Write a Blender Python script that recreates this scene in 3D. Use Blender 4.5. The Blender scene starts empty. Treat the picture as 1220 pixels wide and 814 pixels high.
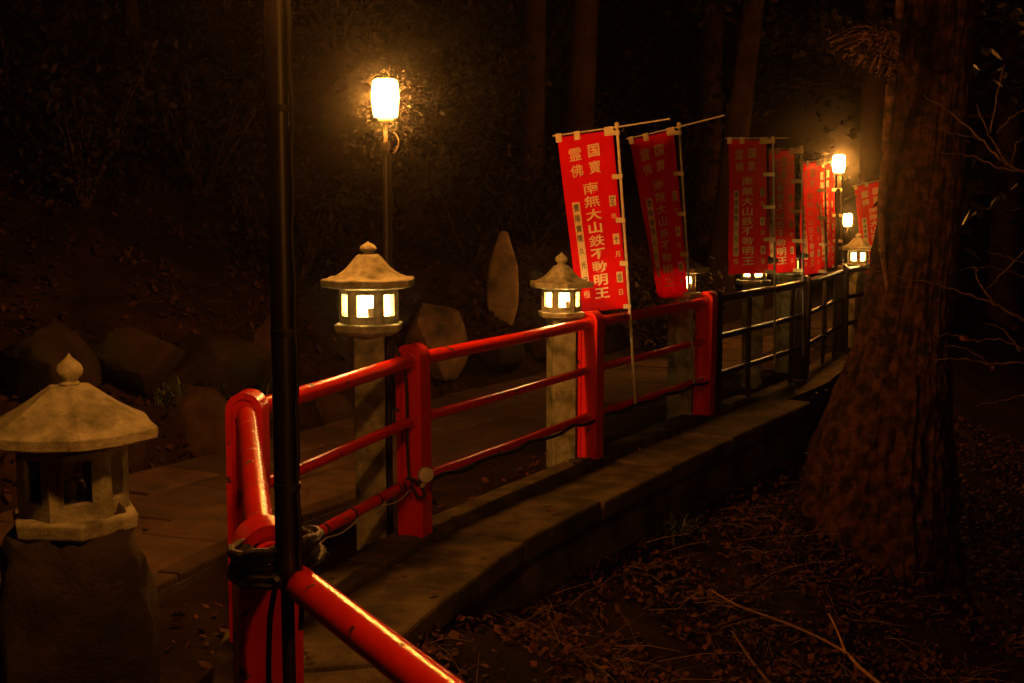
import bpy, math, random
import numpy as np
from mathutils import Vector, Matrix, noise
random.seed(7); rng = np.random.default_rng(7)
SC = bpy.context.scene
COL = SC.collection
R = math.radians

# ------------------------------------------------------------------ camera, sky, exposure
HC, F, PITCH = 1.56, 1500.0, R(6.4)
cam = bpy.data.cameras.new('camera'); camo = bpy.data.objects.new('camera', cam); COL.objects.link(camo)
camo.location = (0, 0, HC); camo.rotation_euler = (R(90) - PITCH, 0, 0)
cam.sensor_width = 36; cam.lens = 36 * F / 1220; cam.clip_start = 0.05; cam.clip_end = 600
SC.camera = camo
w = bpy.data.worlds.new('World'); SC.world = w; w.use_nodes = True
nt = w.node_tree; bg = nt.nodes['Background']
sky = nt.nodes.new('ShaderNodeTexSky'); sky.sky_type = 'NISHITA'; sky.sun_disc = False
sky.sun_elevation = R(1.0); sky.sun_rotation = R(200)
nt.links.new(sky.outputs[0], bg.inputs[0]); bg.inputs[1].default_value = 0.0004      # night: only a trace of sky
SC.view_settings.view_transform = 'Standard'; SC.view_settings.look = 'None'
SC.view_settings.exposure = 0.24; SC.view_settings.gamma = 1.0; SC.view_settings.use_curve_mapping = False
SC.render.engine = 'CYCLES'
cy = SC.cycles
cy.use_denoising = True; cy.max_bounces = 6; cy.diffuse_bounces = 3; cy.glossy_bounces = 3; cy.transmission_bounces = 4
cy.transparent_max_bounces = 6; cy.volume_bounces = 0; cy.sample_clamp_indirect = 3.0; cy.use_light_tree = True
cy.caustics_reflective = False; cy.caustics_refractive = False

LAMP_RGB = (1.0, 0.33, 0.046)
LAMP_POWER = 340.0       # strength of the lamp globes' surface
PANE_RGB = (1.0, 0.52, 0.13)
PANE_POWER = 62.0
BLOOM_DENSITY = 0.0015

# ------------------------------------------------------------------ pixel helpers (photo pixels 1220 x 814)
def ray(px, py):
    r = (px - 610) / F; u = -(py - 407) / F
    return (r, math.cos(PITCH) + u * math.sin(PITCH), -math.sin(PITCH) + u * math.cos(PITCH))
def W(px, py, Y):
    v = ray(px, py); k = Y / v[1]; return Vector((v[0] * k, Y, HC + v[2] * k))
def G(px, py, z=0.0):
    v = ray(px, py); k = (z - HC) / v[2]; return Vector((v[0] * k, v[1] * k, z))

# ------------------------------------------------------------------ the railing line everything follows
A, B, C, D, E_, F_, G_ = [Vector(p) for p in ((-.51, 2.52), (-.92, 4.30), (-.45, 5.73), (.47, 7.46), (1.395, 9.05), (2.55, 11.0), (3.42, 13.0))]
N1 = Vector((.35, .995)); H_ = Vector((4.55, 14.75)); I_ = Vector((5.75, 17.5))
CTRL = [Vector(p) for p in ((9, -6), (4.5, -2.2), (2.0, -.35))] + [N1, A, B, C, D, E_, F_, G_, H_, I_] + [Vector(p) for p in ((7.7, 22.0), (10.0, 28), (15, 40), (24, 60))]
def catmull(p, n=10, TEN=.6):
    out = []
    for i in range(len(p) - 1):
        a, b, c, d = p[max(i - 1, 0)], p[i], p[i + 1], p[min(i + 2, len(p) - 1)]
        for k in range(n):
            t = k / n
            m1 = (c - a) * .5 * TEN; m2 = (d - b) * .5 * TEN
            out.append((2*t**3 - 3*t*t + 1) * b + (t**3 - 2*t*t + t) * m1 + (-2*t**3 + 3*t*t) * c + (t**3 - t*t) * m2)
    out.append(p[-1]); return out
LINE = np.array([(v.x, v.y) for v in catmull(CTRL, 10, .22)])
SEG = np.diff(LINE, axis=0); SLEN = np.hypot(SEG[:, 0], SEG[:, 1]); SCUM = np.concatenate([[0], np.cumsum(SLEN)])
def sdist(x, y):
    """signed distance to the railing line, + on the path side"""
    x = np.atleast_1d(np.asarray(x, float)); y = np.atleast_1d(np.asarray(y, float)); out = np.empty_like(x)
    for c0 in range(0, len(x), 20000):
        X = x[c0:c0 + 20000, None]; Y = y[c0:c0 + 20000, None]
        dx = X - LINE[None, :-1, 0]; dy = Y - LINE[None, :-1, 1]
        t = np.clip((dx * SEG[:, 0] + dy * SEG[:, 1]) / (SLEN ** 2), 0, 1)
        ex = dx - t * SEG[:, 0]; ey = dy - t * SEG[:, 1]
        dd = ex * ex + ey * ey; j = np.argmin(dd, axis=1); ii = np.arange(len(j))
        cr = SEG[j, 0] * dy[ii, j] - SEG[j, 1] * dx[ii, j]
        out[c0:c0 + 20000] = np.sqrt(dd[ii, j]) * np.sign(cr + 1e-12)
    return out
def at_s(s):
    """point, tangent, left normal of the line at arc length s"""
    i = int(np.clip(np.searchsorted(SCUM, s) - 1, 0, len(SEG) - 1)); t = (s - SCUM[i]) / SLEN[i]
    p = LINE[i] + SEG[i] * t
    def tan(k): k = min(max(k, 0), len(SEG) - 1); return SEG[k] / SLEN[k]
    tg = tan(i) * (1 - abs(t - .5)) + (tan(i + 1) if t > .5 else tan(i - 1)) * abs(t - .5); tg = tg / np.hypot(*tg)
    return Vector((p[0], p[1])), Vector((tg[0], tg[1])), Vector((-tg[1], tg[0]))
def s_of(p):
    d = (LINE[:, 0] - p.x) ** 2 + (LINE[:, 1] - p.y) ** 2; return SCUM[int(np.argmin(d))]
S_A, S_G = s_of(A), s_of(G_)

def fbm(x, y, sc, o=3, seed=0.0):
    return sum(noise.noise((x * sc * 2 ** k, y * sc * 2 ** k, seed + 7.3 * k)) / 2 ** k for k in range(o))
def ground_z(x, y, d=None, rough=True):
    if d is None: d = float(sdist(x, y)[0])
    if d > 0:
        if d < 2.15: z = -.045 if d < .66 else -.06
        else:
            q = d - 2.15
            z = -.05 + .25 * min(q / .25, 1) + .60 * max(q - .1, 0) if q < 40 else 24 + .1 * (q - 40)
            if rough: z += .16 * fbm(x, y, .7, 3) * min(q / .6, 1) * min(1 + q * .12, 4)
    else:
        q = -d
        top = -.06 - .27 * min(max((y - 4.6) / 1.1, 0), 1) - .02 * max(min(y, 10) - 6, 0)
        z = top - .50 * max(min(q, 4.2) - .5, 0) - .12 * max(q - 4.2, 0)
        if q > 14: z += .55 * (q - 14)
        if rough: z += .05 * fbm(x, y, 1.3, 3, 3.0) * min(max(q - .4, 0) / .4, 1.0)
    return z
def hit(px, py, up=0.0):
    v = Vector(ray(px, py)); p = Vector((0, 0, HC)); t = 1.5
    while t < 60:
        q = p + v * t
        if q.z <= ground_z(q.x, q.y) + up: return q
        t += .03
    return p + v * 20

# ------------------------------------------------------------------ mesh helpers
class MB:
    def __init__(s): s.v = []; s.f = []
    def add(s, vs, fs):
        o = len(s.v); s.v += [tuple(p) for p in vs]; s.f += [tuple(i + o for i in q) for q in fs]; return s
    def box(s, c, size, M=None):
        hx, hy, hz = size[0] / 2, size[1] / 2, size[2] / 2
        vs = [Vector((a * hx, b * hy, e * hz)) for a in (-1, 1) for b in (-1, 1) for e in (-1, 1)]
        if M: vs = [M @ q for q in vs]
        vs = [q + Vector(c) for q in vs]
        return s.add(vs, [(0, 1, 3, 2), (4, 6, 7, 5), (0, 4, 5, 1), (2, 3, 7, 6), (0, 2, 6, 4), (1, 5, 7, 3)])
    def tube(s, pts, rad, seg=10, cap=True):
        pts = [Vector(p) for p in pts]; n = len(pts); rad = rad if hasattr(rad, '__len__') else [rad] * n
        t0 = (pts[1] - pts[0]).normalized(); up = Vector((0, 0, 1)) if abs(t0.z) < .9 else Vector((1, 0, 0))
        nx = t0.cross(up).normalized(); vs = []
        for i, p in enumerate(pts):
            t = ((pts[min(i + 1, n - 1)] - pts[max(i - 1, 0)])).normalized()
            nx = (nx - t * nx.dot(t)).normalized(); ny = t.cross(nx)
            vs += [p + (nx * math.cos(2 * math.pi * k / seg) + ny * math.sin(2 * math.pi * k / seg)) * rad[i] for k in range(seg)]
        fs = [(i * seg + k, i * seg + (k + 1) % seg, (i + 1) * seg + (k + 1) % seg, (i + 1) * seg + k) for i in range(n - 1) for k in range(seg)]
        if cap: fs += [tuple(range(seg))[::-1], tuple((n - 1) * seg + k for k in range(seg))]
        return s.add(vs, fs)
    def lathe(s, prof, seg=16, c=(0, 0, 0), rot=0.0):
        vs = [(c[0] + r * math.cos(rot + 2 * math.pi * k / seg), c[1] + r * math.sin(rot + 2 * math.pi * k / seg), c[2] + z) for r, z in prof for k in range(seg)]
        n = len(prof)
        fs = [(i * seg + k, i * seg + (k + 1) % seg, (i + 1) * seg + (k + 1) % seg, (i + 1) * seg + k) for i in range(n - 1) for k in range(seg)]
        fs += [tuple(range(seg))[::-1], tuple((n - 1) * seg + k for k in range(seg))]
        return s.add(vs, fs)
    def mesh(s, name, smooth=False):
        m = bpy.data.meshes.new(name); m.from_pydata(s.v, [], s.f); m.update()
        if smooth:
            m.polygons.foreach_set('use_smooth', [True] * len(m.polygons))
            try: m.set_sharp_from_angle(angle=R(40))
            except Exception: pass
        return m
    def build(s, name, mat, parent=None, smooth=False, bevel=0.0):
        return obj(name, s.mesh(name, smooth), mat, parent, bevel)
def obj(name, me, mat, parent=None, bevel=0.0):
    o = bpy.data.objects.new(name, me); COL.objects.link(o)
    if mat and not me.materials: me.materials.append(mat)
    if parent: o.parent = parent
    if bevel:
        b = o.modifiers.new('bevel', 'BEVEL'); b.width = bevel; b.segments = 2; b.limit_method = 'ANGLE'; b.angle_limit = R(35)
    return o
def tag(o, label=None, cat=None, group=None, kind=None):
    if label: o['label'] = label
    if cat: o['category'] = cat
    if group: o['group'] = group
    if kind: o['kind'] = kind
    return o
def thing(name, loc, label, cat, group=None, rz=0.0):
    o = bpy.data.objects.new(name, None); COL.objects.link(o); o.location = loc; o.rotation_euler = (0, 0, rz); o.empty_display_size = .1
    return tag(o, label, cat, group)

# ------------------------------------------------------------------ materials
MATS = {}
def mat(name, c1, c2=None, rough=.8, scale=6.0, bump=.0, bscale=None, c3=None, spec=.5, detail=6.0, metal=0.0, thr=(.4, .62), c3thr=(.6, .7), c3scale=None, island=False, rough2=None):
    m = bpy.data.materials.new(name); m.use_nodes = True; n = m.node_tree; N = n.nodes; L = n.links
    p = N['Principled BSDF']; p.inputs['Roughness'].default_value = rough; p.inputs['Metallic'].default_value = metal
    p.inputs['Specular IOR Level'].default_value = spec
    tc = N.new('ShaderNodeTexCoord')
    if c2 is None: p.inputs['Base Color'].default_value = (*c1, 1)
    else:
        ra = N.new('ShaderNodeValToRGB'); ra.color_ramp.elements[0].color = (*c1, 1); ra.color_ramp.elements[1].color = (*c2, 1)
        ra.color_ramp.elements[0].position, ra.color_ramp.elements[1].position = thr
        nz = N.new('ShaderNodeTexNoise'); nz.inputs['Scale'].default_value = scale; nz.inputs['Detail'].default_value = detail; nz.inputs['Roughness'].default_value = .65
        L.new(tc.outputs['Object'], nz.inputs['Vector']); src = nz.outputs[0]
        if island:
            ge = N.new('ShaderNodeNewGeometry'); src = ge.outputs['Random Per Island']
        L.new(src, ra.inputs[0]); col = ra.outputs[0]
        if c3:
            n3 = N.new('ShaderNodeTexNoise'); n3.inputs['Scale'].default_value = c3scale or scale * 2.7; n3.inputs['Detail'].default_value = 5
            mp = N.new('ShaderNodeMapping'); mp.inputs['Location'].default_value = (3.1, 7.7, 1.3); L.new(tc.outputs['Object'], mp.inputs[0]); L.new(mp.outputs[0], n3.inputs['Vector'])
            r3 = N.new('ShaderNodeValToRGB'); r3.color_ramp.elements[0].position, r3.color_ramp.elements[1].position = c3thr
            L.new(n3.outputs[0], r3.inputs[0]); mx = N.new('ShaderNodeMix'); mx.data_type = 'RGBA'
            L.new(r3.outputs[0], mx.inputs[0]); L.new(col, mx.inputs[6]); mx.inputs[7].default_value = (*c3, 1); col = mx.outputs[2]
            if rough2 is not None:
                mr = N.new('ShaderNodeMapRange'); mr.inputs[3].default_value = rough; mr.inputs[4].default_value = rough2
                L.new(r3.outputs[0], mr.inputs[0]); L.new(mr.outputs[0], p.inputs['Roughness'])
        L.new(col, p.inputs['Base Color'])
    if bump:
        nb = N.new('ShaderNodeTexNoise'); nb.inputs['Scale'].default_value = bscale or scale * 4; nb.inputs['Detail'].default_value = 8; nb.inputs['Roughness'].default_value = .7
        L.new(tc.outputs['Object'], nb.inputs['Vector'])
        b = N.new('ShaderNodeBump'); b.inputs['Strength'].default_value = bump; b.inputs['Distance'].default_value = .02
        L.new(nb.outputs[0], b.inputs['Height']); L.new(b.outputs[0], p.inputs['Normal'])
    MATS[name] = m; return m
def emit(name, rgb, k):
    m = bpy.data.materials.new(name); m.use_nodes = True; n = m.node_tree; n.nodes.clear()
    e = n.nodes.new('ShaderNodeEmission'); e.inputs[0].default_value = (*rgb, 1); e.inputs[1].default_value = k
    o = n.nodes.new('ShaderNodeOutputMaterial'); n.links.new(e.outputs[0], o.inputs[0]); return m
def cloth_mat(name, rgb, trans, c2=None):
    m = mat(name, rgb, c2, rough=.85, scale=9, bump=.15, bscale=60, spec=.15)
    n = m.node_tree; p = n.nodes['Principled BSDF']; o = n.nodes['Material Output']
    t = n.nodes.new('ShaderNodeBsdfTranslucent'); t.inputs[0].default_value = (*rgb, 1)
    mx = n.nodes.new('ShaderNodeMixShader'); mx.inputs[0].default_value = trans
    n.links.new(p.outputs[0], mx.inputs[1]); n.links.new(t.outputs[0], mx.inputs[2]); n.links.new(mx.outputs[0], o.inputs[0]); return m
RED = mat('red_paint', (.68, .024, .012), (.57, .019, .010), rough=.21, scale=5, bump=.10, bscale=45, c3=(.055, .014, .006), c3thr=(.625, .69), c3scale=17, rough2=.75, spec=.5)
DARK = mat('dark_brown_paint', (.035, .018, .012), (.022, .012, .009), rough=.33, scale=8, bump=.1, bscale=50)
BLACKMETAL = mat('black_metal', (.018, .015, .013), (.03, .022, .016), rough=.38, scale=14, bump=.08, bscale=60, metal=.0)
STELE = mat('pale_brown_stone', (.34, .23, .14), (.22, .15, .09), rough=.9, scale=9, bump=.7, bscale=40, c3=(.10, .075, .045), c3thr=(.5, .7), c3scale=5)
BROWNROCK = mat('ruddy_rock', (.22, .125, .07), (.12, .07, .04), rough=.9, scale=6, bump=.8, bscale=26, c3=(.04, .03, .014), c3thr=(.5, .66), c3scale=4)
STEEL = mat('pale_rod', (.22, .18, .14), (.16, .13, .10), rough=.35, scale=20)
RUBBER = mat('black_rubber', (.014, .013, .012), rough=.6)
TAPE = mat('black_tape', (.012, .011, .010), (.02, .018, .016), rough=.55, scale=30, bump=.4, bscale=90)
GRANITE = mat('granite', (.38, .375, .27), (.25, .245, .175), rough=.9, scale=26, bump=.55, bscale=120, c3=(.085, .09, .04), c3thr=(.48, .68), c3scale=8, spec=.25)
GRANITE2 = mat('weathered_granite', (.30, .27, .20), (.17, .155, .11), rough=.92, scale=14, bump=.7, bscale=70, c3=(.07, .075, .035), c3thr=(.45, .65), c3scale=5, spec=.2)
ROCK = mat('mossy_rock', (.034, .022, .013), (.015, .010, .006), rough=.92, scale=4, bump=.9, bscale=18, c3=(.018, .020, .006), c3thr=(.45, .62), c3scale=3.2, spec=.2)
ROCKB = mat('brown_rock', (.062, .035, .019), (.030, .017, .010), rough=.9, scale=5, bump=.8, bscale=24, c3=(.06, .055, .03), c3thr=(.55, .7), c3scale=4, spec=.2)
CONC = mat('old_concrete', (.128, .103, .062), (.052, .041, .025), rough=.93, scale=5, bump=.75, bscale=48, c3=(.036, .034, .014), c3thr=(.48, .66), c3scale=3.0, spec=.25)
PAVE = [mat('paver_stone_%s' % t, tuple(x * k for x in (.098, .059, .032)), tuple(x * k for x in (.06, .037, .020)), rough=.85, scale=7, bump=.5, bscale=60, c3=(.05, .045, .03), c3thr=(.56, .75), c3scale=3, spec=.3) for t, k in (('mid', 1), ('pale', 1.25), ('dark', .75))]
JOINT = mat('path_grit', (.06, .047, .033), (.035, .028, .02), rough=.95, scale=20, bump=.6, bscale=60)
SOIL = mat('forest_soil', (.036, .019, .010), (.016, .009, .005), rough=.95, scale=3, bump=1.0, bscale=26, c3=(.012, .010, .004), c3thr=(.5, .7), c3scale=1.1, spec=.1)
LEAF = mat('fallen_leaves', (.017, .0075, .0033), (.12, .042, .014), rough=.75, island=True, thr=(0, 1), spec=.25)
DARKLEAF = mat('dark_leaves', (.020, .010, .0045), (.062, .026, .010), rough=.75, island=True, thr=(0, 1), spec=.2)  # bank litter: darker, lower-contrast version of the fallen leaf colours
DARKTWIG = mat('dark_twigs', (.055, .032, .016), (.03, .018, .009), rough=.85, island=True, thr=(0, 1), spec=.2)  # bank and shrub stems: darker version of the dry twig colours
TWIG = mat('dry_twigs', (.16, .10, .055), (.08, .05, .03), rough=.85, island=True, thr=(0, 1), spec=.2)
GREEN = mat('evergreen_leaves', (.010, .009, .0035), (.030, .020, .007), rough=.6, island=True, thr=(0, 1), spec=.15)
FERN = mat('grass_blades', (.03, .05, .012), (.07, .08, .025), rough=.6, island=True, thr=(0, 1))
BARK = mat('lichen_bark', (.12, .052, .021), (.045, .021, .010), rough=.95, scale=14, bump=1.0, bscale=60, c3=(.022, .013, .006), c3thr=(.45, .60), c3scale=13, spec=.15)
PALEBARK = mat('pale_bark', (.46, .25, .12), (.26, .14, .07), rough=.9, scale=7, bump=.6, bscale=30)
LIMB = mat('mottled_limb_bark', (.26, .13, .058), (.10, .05, .024), rough=.95, scale=16, bump=1.0, bscale=60, c3=(.05, .03, .014), c3thr=(.5, .62), c3scale=12)
PED = mat('dark_weathered_stone', (.030, .019, .011), (.014, .010, .006), rough=.9, scale=6, bump=.8, bscale=26, c3=(.06, .042, .024), c3thr=(.6, .8), c3scale=3)
BARK2 = mat('brown_bark', (.065, .033, .018), (.03, .016, .009), rough=.95, scale=4, bump=.9, bscale=22, spec=.15)
CLOTH = cloth_mat('red_banner_cloth', (.84, .007, .010), .40, (.77, .006, .009))
INKW = cloth_mat('cream_print', (.86, .72, .52), .30)
INKB = mat('black_ink', (.02, .016, .014), rough=.8)
TAB = cloth_mat('cream_webbing', (.72, .64, .48), .15)
POLEW = mat('white_plastic_pole', (.60, .54, .44), (.5, .45, .37), rough=.4, scale=10)
POLEB = mat('grey_blue_pole', (.28, .29, .34), (.2, .21, .25), rough=.35, scale=10)
WHITE = mat('grey_white_plastic', (.46, .43, .40), (.38, .35, .32), rough=.5, scale=20)
PANEM = emit('lit_pane', PANE_RGB, PANE_POWER)
BULBM = emit('lit_bulb', PANE_RGB, PANE_POWER * 4)
def glass():
    m = bpy.data.materials.new('window_glass'); m.use_nodes = True; n = m.node_tree; n.nodes.clear()
    g = n.nodes.new('ShaderNodeBsdfGlossy'); g.inputs['Roughness'].default_value = .04
    t = n.nodes.new('ShaderNodeBsdfTransparent'); t.inputs[0].default_value = (.8, .78, .72, 1)
    fr = n.nodes.new('ShaderNodeFresnel'); fr.inputs[0].default_value = 1.5
    mx = n.nodes.new('ShaderNodeMixShader'); o = n.nodes.new('ShaderNodeOutputMaterial')
    n.links.new(fr.outputs[0], mx.inputs[0]); n.links.new(t.outputs[0], mx.inputs[1]); n.links.new(g.outputs[0], mx.inputs[2]); n.links.new(mx.outputs[0], o.inputs[0]); return m
GLASS = glass()

# ------------------------------------------------------------------ terrain
def grid_axis(lo, hi, c0, c1, fine, grow=1.12):
    a = list(np.arange(c0, c1, fine)); st = fine; x = c1
    while x < hi: a.append(x); st *= grow; x += st
    a.append(hi); st = fine; x = c0 - fine
    while x > lo: a.insert(0, x); st *= grow; x -= st
    a.insert(0, lo); return np.array(a)
gx = grid_axis(-70, 80, -4.2, 5.0, .085); gy = grid_axis(-30, 110, 1.5, 15.0, .085)
XX, YY = np.meshgrid(gx, gy); DD = sdist(XX.ravel(), YY.ravel())
verts = [(x, y, ground_z(x, y, d)) for x, y, d in zip(XX.ravel(), YY.ravel(), DD)]
nx_, ny_ = len(gx), len(gy)
faces = [(j * nx_ + i, j * nx_ + i + 1, (j + 1) * nx_ + i + 1, (j + 1) * nx_ + i) for j in range(ny_ - 1) for i in range(nx_ - 1)]
mb = MB(); mb.v = verts; mb.f = faces
tag(mb.build('ground', SOIL, smooth=True), kind='structure')

def strip(name, s0, s1, prof, m, step=.25, parent=None):
    """sweep a closed (d, z) profile along the railing line"""
    mb = MB(); n = len(prof); k = max(2, int((s1 - s0) / step) + 1)
    for i in range(k):
        p, t, l = at_s(s0 + (s1 - s0) * i / (k - 1)); mb.v += [(p.x + l.x * d, p.y + l.y * d, z) for d, z in prof]
    for i in range(k - 1):
        mb.f += [(i * n + j, (i + 1) * n + j, (i + 1) * n + (j + 1) % n, i * n + (j + 1) % n) for j in range(n)]
    mb.f += [tuple(range(n)), tuple((k - 1) * n + j for j in range(n))[::-1]]
    return mb.build(name, m, parent)
S0 = S_A - 3.2; S_END = S_G + 14
S_E = s_of(E_)
path = tag(strip('path', S0 - 3, S_END, [(.66, -.3), (2.18, -.3), (2.18, -.018), (.66, -.018)], JOINT), kind='structure')
ledge = tag(strip('concrete_ledge', S0, S_E + 1.05, [(-.45, -1.2), (.10, -1.2), (.10, -.03), (-.45, -.116)], CONC), kind='structure')
tag(strip('concrete_footing', S_E + 1.06, S_END, [(-.22, -1.6), (.12, -1.6), (.12, -.02), (-.22, -.03)], CONC), kind='structure')
def block(name, s0, s1, d0, d1, z0, z1, m, parent, bevel=.012, jit=.004):
    mb = MB(); j = lambda a: random.uniform(-a, a); dz = j(jit); tl = j(jit)
    vs = []
    for k in range(4):
        p, t, l = at_s(s0 + (s1 - s0) * k / 3)
        vs += [(p.x + l.x * d, p.y + l.y * d, z + (dz + tl * (d - d0) if z == z1 else 0)) for d, z in ((d0, z0), (d1, z0), (d1, z1), (d0, z1))]
    fs = [(i * 4 + a, (i + 1) * 4 + a, (i + 1) * 4 + (a + 1) % 4, i * 4 + (a + 1) % 4) for i in range(3) for a in range(4)] + [(0, 1, 2, 3), (15, 14, 13, 12)]
    return mb.add(vs, fs).build(name, m, parent, bevel=bevel)
s = S0
while s < S_E + .95:
    ln = min(random.uniform(.85, 1.1), S_E + 1.05 - s)
    block('ledge_slab', s + .009, s + ln - .009, -.48 + random.uniform(-.008, .008), -.10, -.115, 0, CONC, ledge, .016, .010); s += ln
s = S0
while s < S_E + .95:
    ln = min(random.uniform(.55, .65), S_E + 1.05 - s)
    block('kerb_stone', s + .007, s + ln - .007, -.072, .12, -.05, .018, CONC, ledge, .014, .008); s += ln
s = S0 - 2.5; i = 0
while s < S_G + 3:
    ln = random.uniform(.46, .54)
    for r_ in range(3):
        off = .25 * (r_ % 2)
        block('paving_slab', s + off + .007, s + off + ln - .007, .79 + r_ * .46, .79 + r_ * .46 + .446, -.05, 0, PAVE[random.randrange(3)], path, .009, .007)
    block('edging_stone', s + .004, s + ln - .004, .665, .78, -.1, .02, PAVE[2], path, .01, .004)
    s += ln

# ------------------------------------------------------------------ railings
def arch(wd, top, k=14):
    r = wd / 2; pts = [(-r, 0.0)]
    pts += [(-r * math.cos(math.pi * i / k), top - r + r * math.sin(math.pi * i / k)) for i in range(k + 1)]
    return pts + [(r, 0.0)]
def post_mesh(wd=.135, t=.10, top=.912, rim=.022, rec=.012):
    mb = MB(); o = arch(wd, top); i_ = [(x, z) for x, z in arch(wd - 2 * rim, top - rim)]; n = len(o); h = t / 2
    v = []
    for y in (-h, h): v += [(x, y, z) for x, z in o]
    for y in (-h, h): v += [(x, y, max(z, .0)) for x, z in i_]
    for y in (-h + rec, h - rec): v += [(x, y, z) for x, z in i_]
    f = []
    for k in range(n - 1):
        f.append((k, n + k, n + k + 1, k + 1))
        f.append((k, k + 1, 2 * n + k + 1, 2 * n + k)); f.append((n + k + 1, n + k, 3 * n + k, 3 * n + k + 1))
        f.append((2 * n + k, 2 * n + k + 1, 4 * n + k + 1, 4 * n + k)); f.append((3 * n + k + 1, 3 * n + k, 5 * n + k, 5 * n + k + 1))
    f.append(tuple(4 * n + k for k in range(n))); f.append(tuple(5 * n + k for k in range(n))[::-1])
    f.append((0, 2 * n, 3 * n - 1, n - 1)); 
    mb.add(v, f); m = mb.mesh('post', True); return m
PM = post_mesh(wd=.128); PM.materials.append(RED)
PMD = post_mesh(wd=.12, t=.09); PMD.materials.append(DARK)
RAILZ = ((.835, .033), (.555, .0235), (.275, .0235))
def railing(name, pts, label, m, pm, extra=0.0):
    root = thing(name, (pts[0].x, pts[0].y, 0), label, 'railing'); O = Vector((pts[0].x, pts[0].y, 0))
    for i, p in enumerate(pts):
        a = (p - pts[i - 1]).normalized() if i > 0 else None; b = (pts[i + 1] - p).normalized() if i < len(pts) - 1 else None
        t = ((a or b) + (b or a)).normalized()
        o = obj('post', pm, m, root, .003); o.location = (p.x - O.x, p.y - O.y, -.004); o.rotation_euler = (R(random.uniform(-.6, .6)), R(random.uniform(-.6, .6)), math.atan2(t.y, t.x) - math.pi / 2)
    for a, b in zip(pts[:-1], pts[1:]):
        for z, r in RAILZ:
            g = (b - a).normalized() * .035
            p0 = Vector((a.x + g.x - O.x, a.y + g.y - O.y, z)); p1 = Vector((b.x - g.x - O.x, b.y - g.y - O.y, z))
            mid = (p0 + p1) / 2 + Vector((0, 0, -.004))
            o = MB().tube([p0, p0.lerp(mid, .5), mid, mid.lerp(p1, .5), p1], r, 20).build('rail', m, root, True)
            # collar where the rail enters the post
            for q, sg in ((p0, 1), (p1, -1)):
                MB().tube([q - Vector((g.x, g.y, 0)) * 0, q + Vector((g.x, g.y, 0)).normalized() * sg * .022], r + .007, 20).build('collar', m, o, True)
    return root
u = (E_ - D).normalized()
railing('red_railing', [N1, A, B, C, D, E_], 'red painted steel railing with round topped posts beside the stone path', RED, PM)
E2 = E_ + (F_ - E_).normalized() * .155
dr = railing('dark_railing', [E2, F_, G_, H_, I_], 'dark brown railing with thin uprights continuing past the last red post', DARK, PMD)
O = Vector((E2.x, E2.y, 0))
for a, b in ((E2, F_), (F_, G_), (G_, H_)):
    for t in (.36, .86) if a is E2 else (.5,):
        p = a.lerp(b, t)
        MB().box((p.x - O.x, p.y - O.y, .41), (.028, .028, .83), Matrix.Rotation(.5, 3, 'Z')).build('baluster', BARK2, dr, bevel=.003)

# ------------------------------------------------------------------ stone lanterns
SQ3 = math.sqrt(3) / 2
def hexprism(prof, rot=math.pi / 6, lift=None):
    mb = MB(); n = 12
    for r, z in prof:
        for k in range(n):
            a = rot + 2 * math.pi * k / n; rr = r if k % 2 == 0 else r * SQ3
            dz = lift(r) if (lift and k % 2 == 0) else 0
            mb.v.append((rr * math.cos(a), rr * math.sin(a), z + dz))
    m = len(prof)
    mb.f = [(i * n + k, i * n + (k + 1) % n, (i + 1) * n + (k + 1) % n, (i + 1) * n + k) for i in range(m - 1) for k in range(n)]
    mb.f += [tuple(range(n))[::-1], tuple((m - 1) * n + k for k in range(n))]; return mb
def wallframe(Rv, h, ow, oz0, oz1, th=.034):
    """hexagonal fire box, every face with a window opening; a face looks along -Y"""
    mb = MB(); ap = Rv * SQ3
    for k in range(6):
        M = Matrix.Rotation(k * math.pi / 3, 3, 'Z'); hw = Rv / 2; ti = (ap - th) / ap
        def ring(y, sc):
            return [(-hw * sc, y, 0), (hw * sc, y, 0), (hw * sc, y, h), (-hw * sc, y, h), (-ow / 2, y, oz0), (ow / 2, y, oz0), (ow / 2, y, oz1), (-ow / 2, y, oz1)]
        vs = ring(-ap, 1) + ring(-ap + th, ti)
        fs = []
        for a in range(4):
            b = (a + 1) % 4
            fs += [(a, b, 4 + b, 4 + a), (8 + b, 8 + a, 12 + a, 12 + b), (4 + a, 4 + b, 12 + b, 12 + a)]
        mb.add([M @ Vector(q) for q in vs], fs)
    return mb
def rock_mesh(name, sx, sy, sz, seed, seg=28, rings=18, amp=.16, flat=0.0, power=.75, facet=False):
    mb = MB(); rk = random.Random(int(seed * 100)); PLN = [(Vector((rk.gauss(0, 1), rk.gauss(0, 1), rk.gauss(0, .8))).normalized(), rk.uniform(.66, .98)) for _ in range(16)] if facet else []
    for i in range(rings + 1):
        ph = math.pi * i / rings
        for k in range(seg):
            th = 2 * math.pi * k / seg
            d = Vector((math.sin(ph) * math.cos(th), math.sin(ph) * math.sin(th), -math.cos(ph)))
            q = Vector([math.copysign(abs(c) ** power, c) for c in d])
            nn = noise.noise(d * 1.3 + Vector((seed, 0, 0))) + .55 * noise.noise(d * 2.9 + Vector((0, seed, 0))) + .3 * noise.noise(d * 6 + Vector((0, 0, seed)))
            q *= 1 + amp * nn
            for pn, pd in PLN:
                e = q.dot(pn)
                if e > pd: q -= pn * (e - pd) * .93
            z = q.z if q.z < 0 else q.z * (1 - flat)
            mb.v.append((q.x * sx / 2, q.y * sy / 2, (z + .8) * sz / 1.8))
    mb.f = [(i * seg + k, i * seg + (k + 1) % seg, (i + 1) * seg + (k + 1) % seg, (i + 1) * seg + k) for i in range(rings) for k in range(seg)]
    return mb
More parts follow.
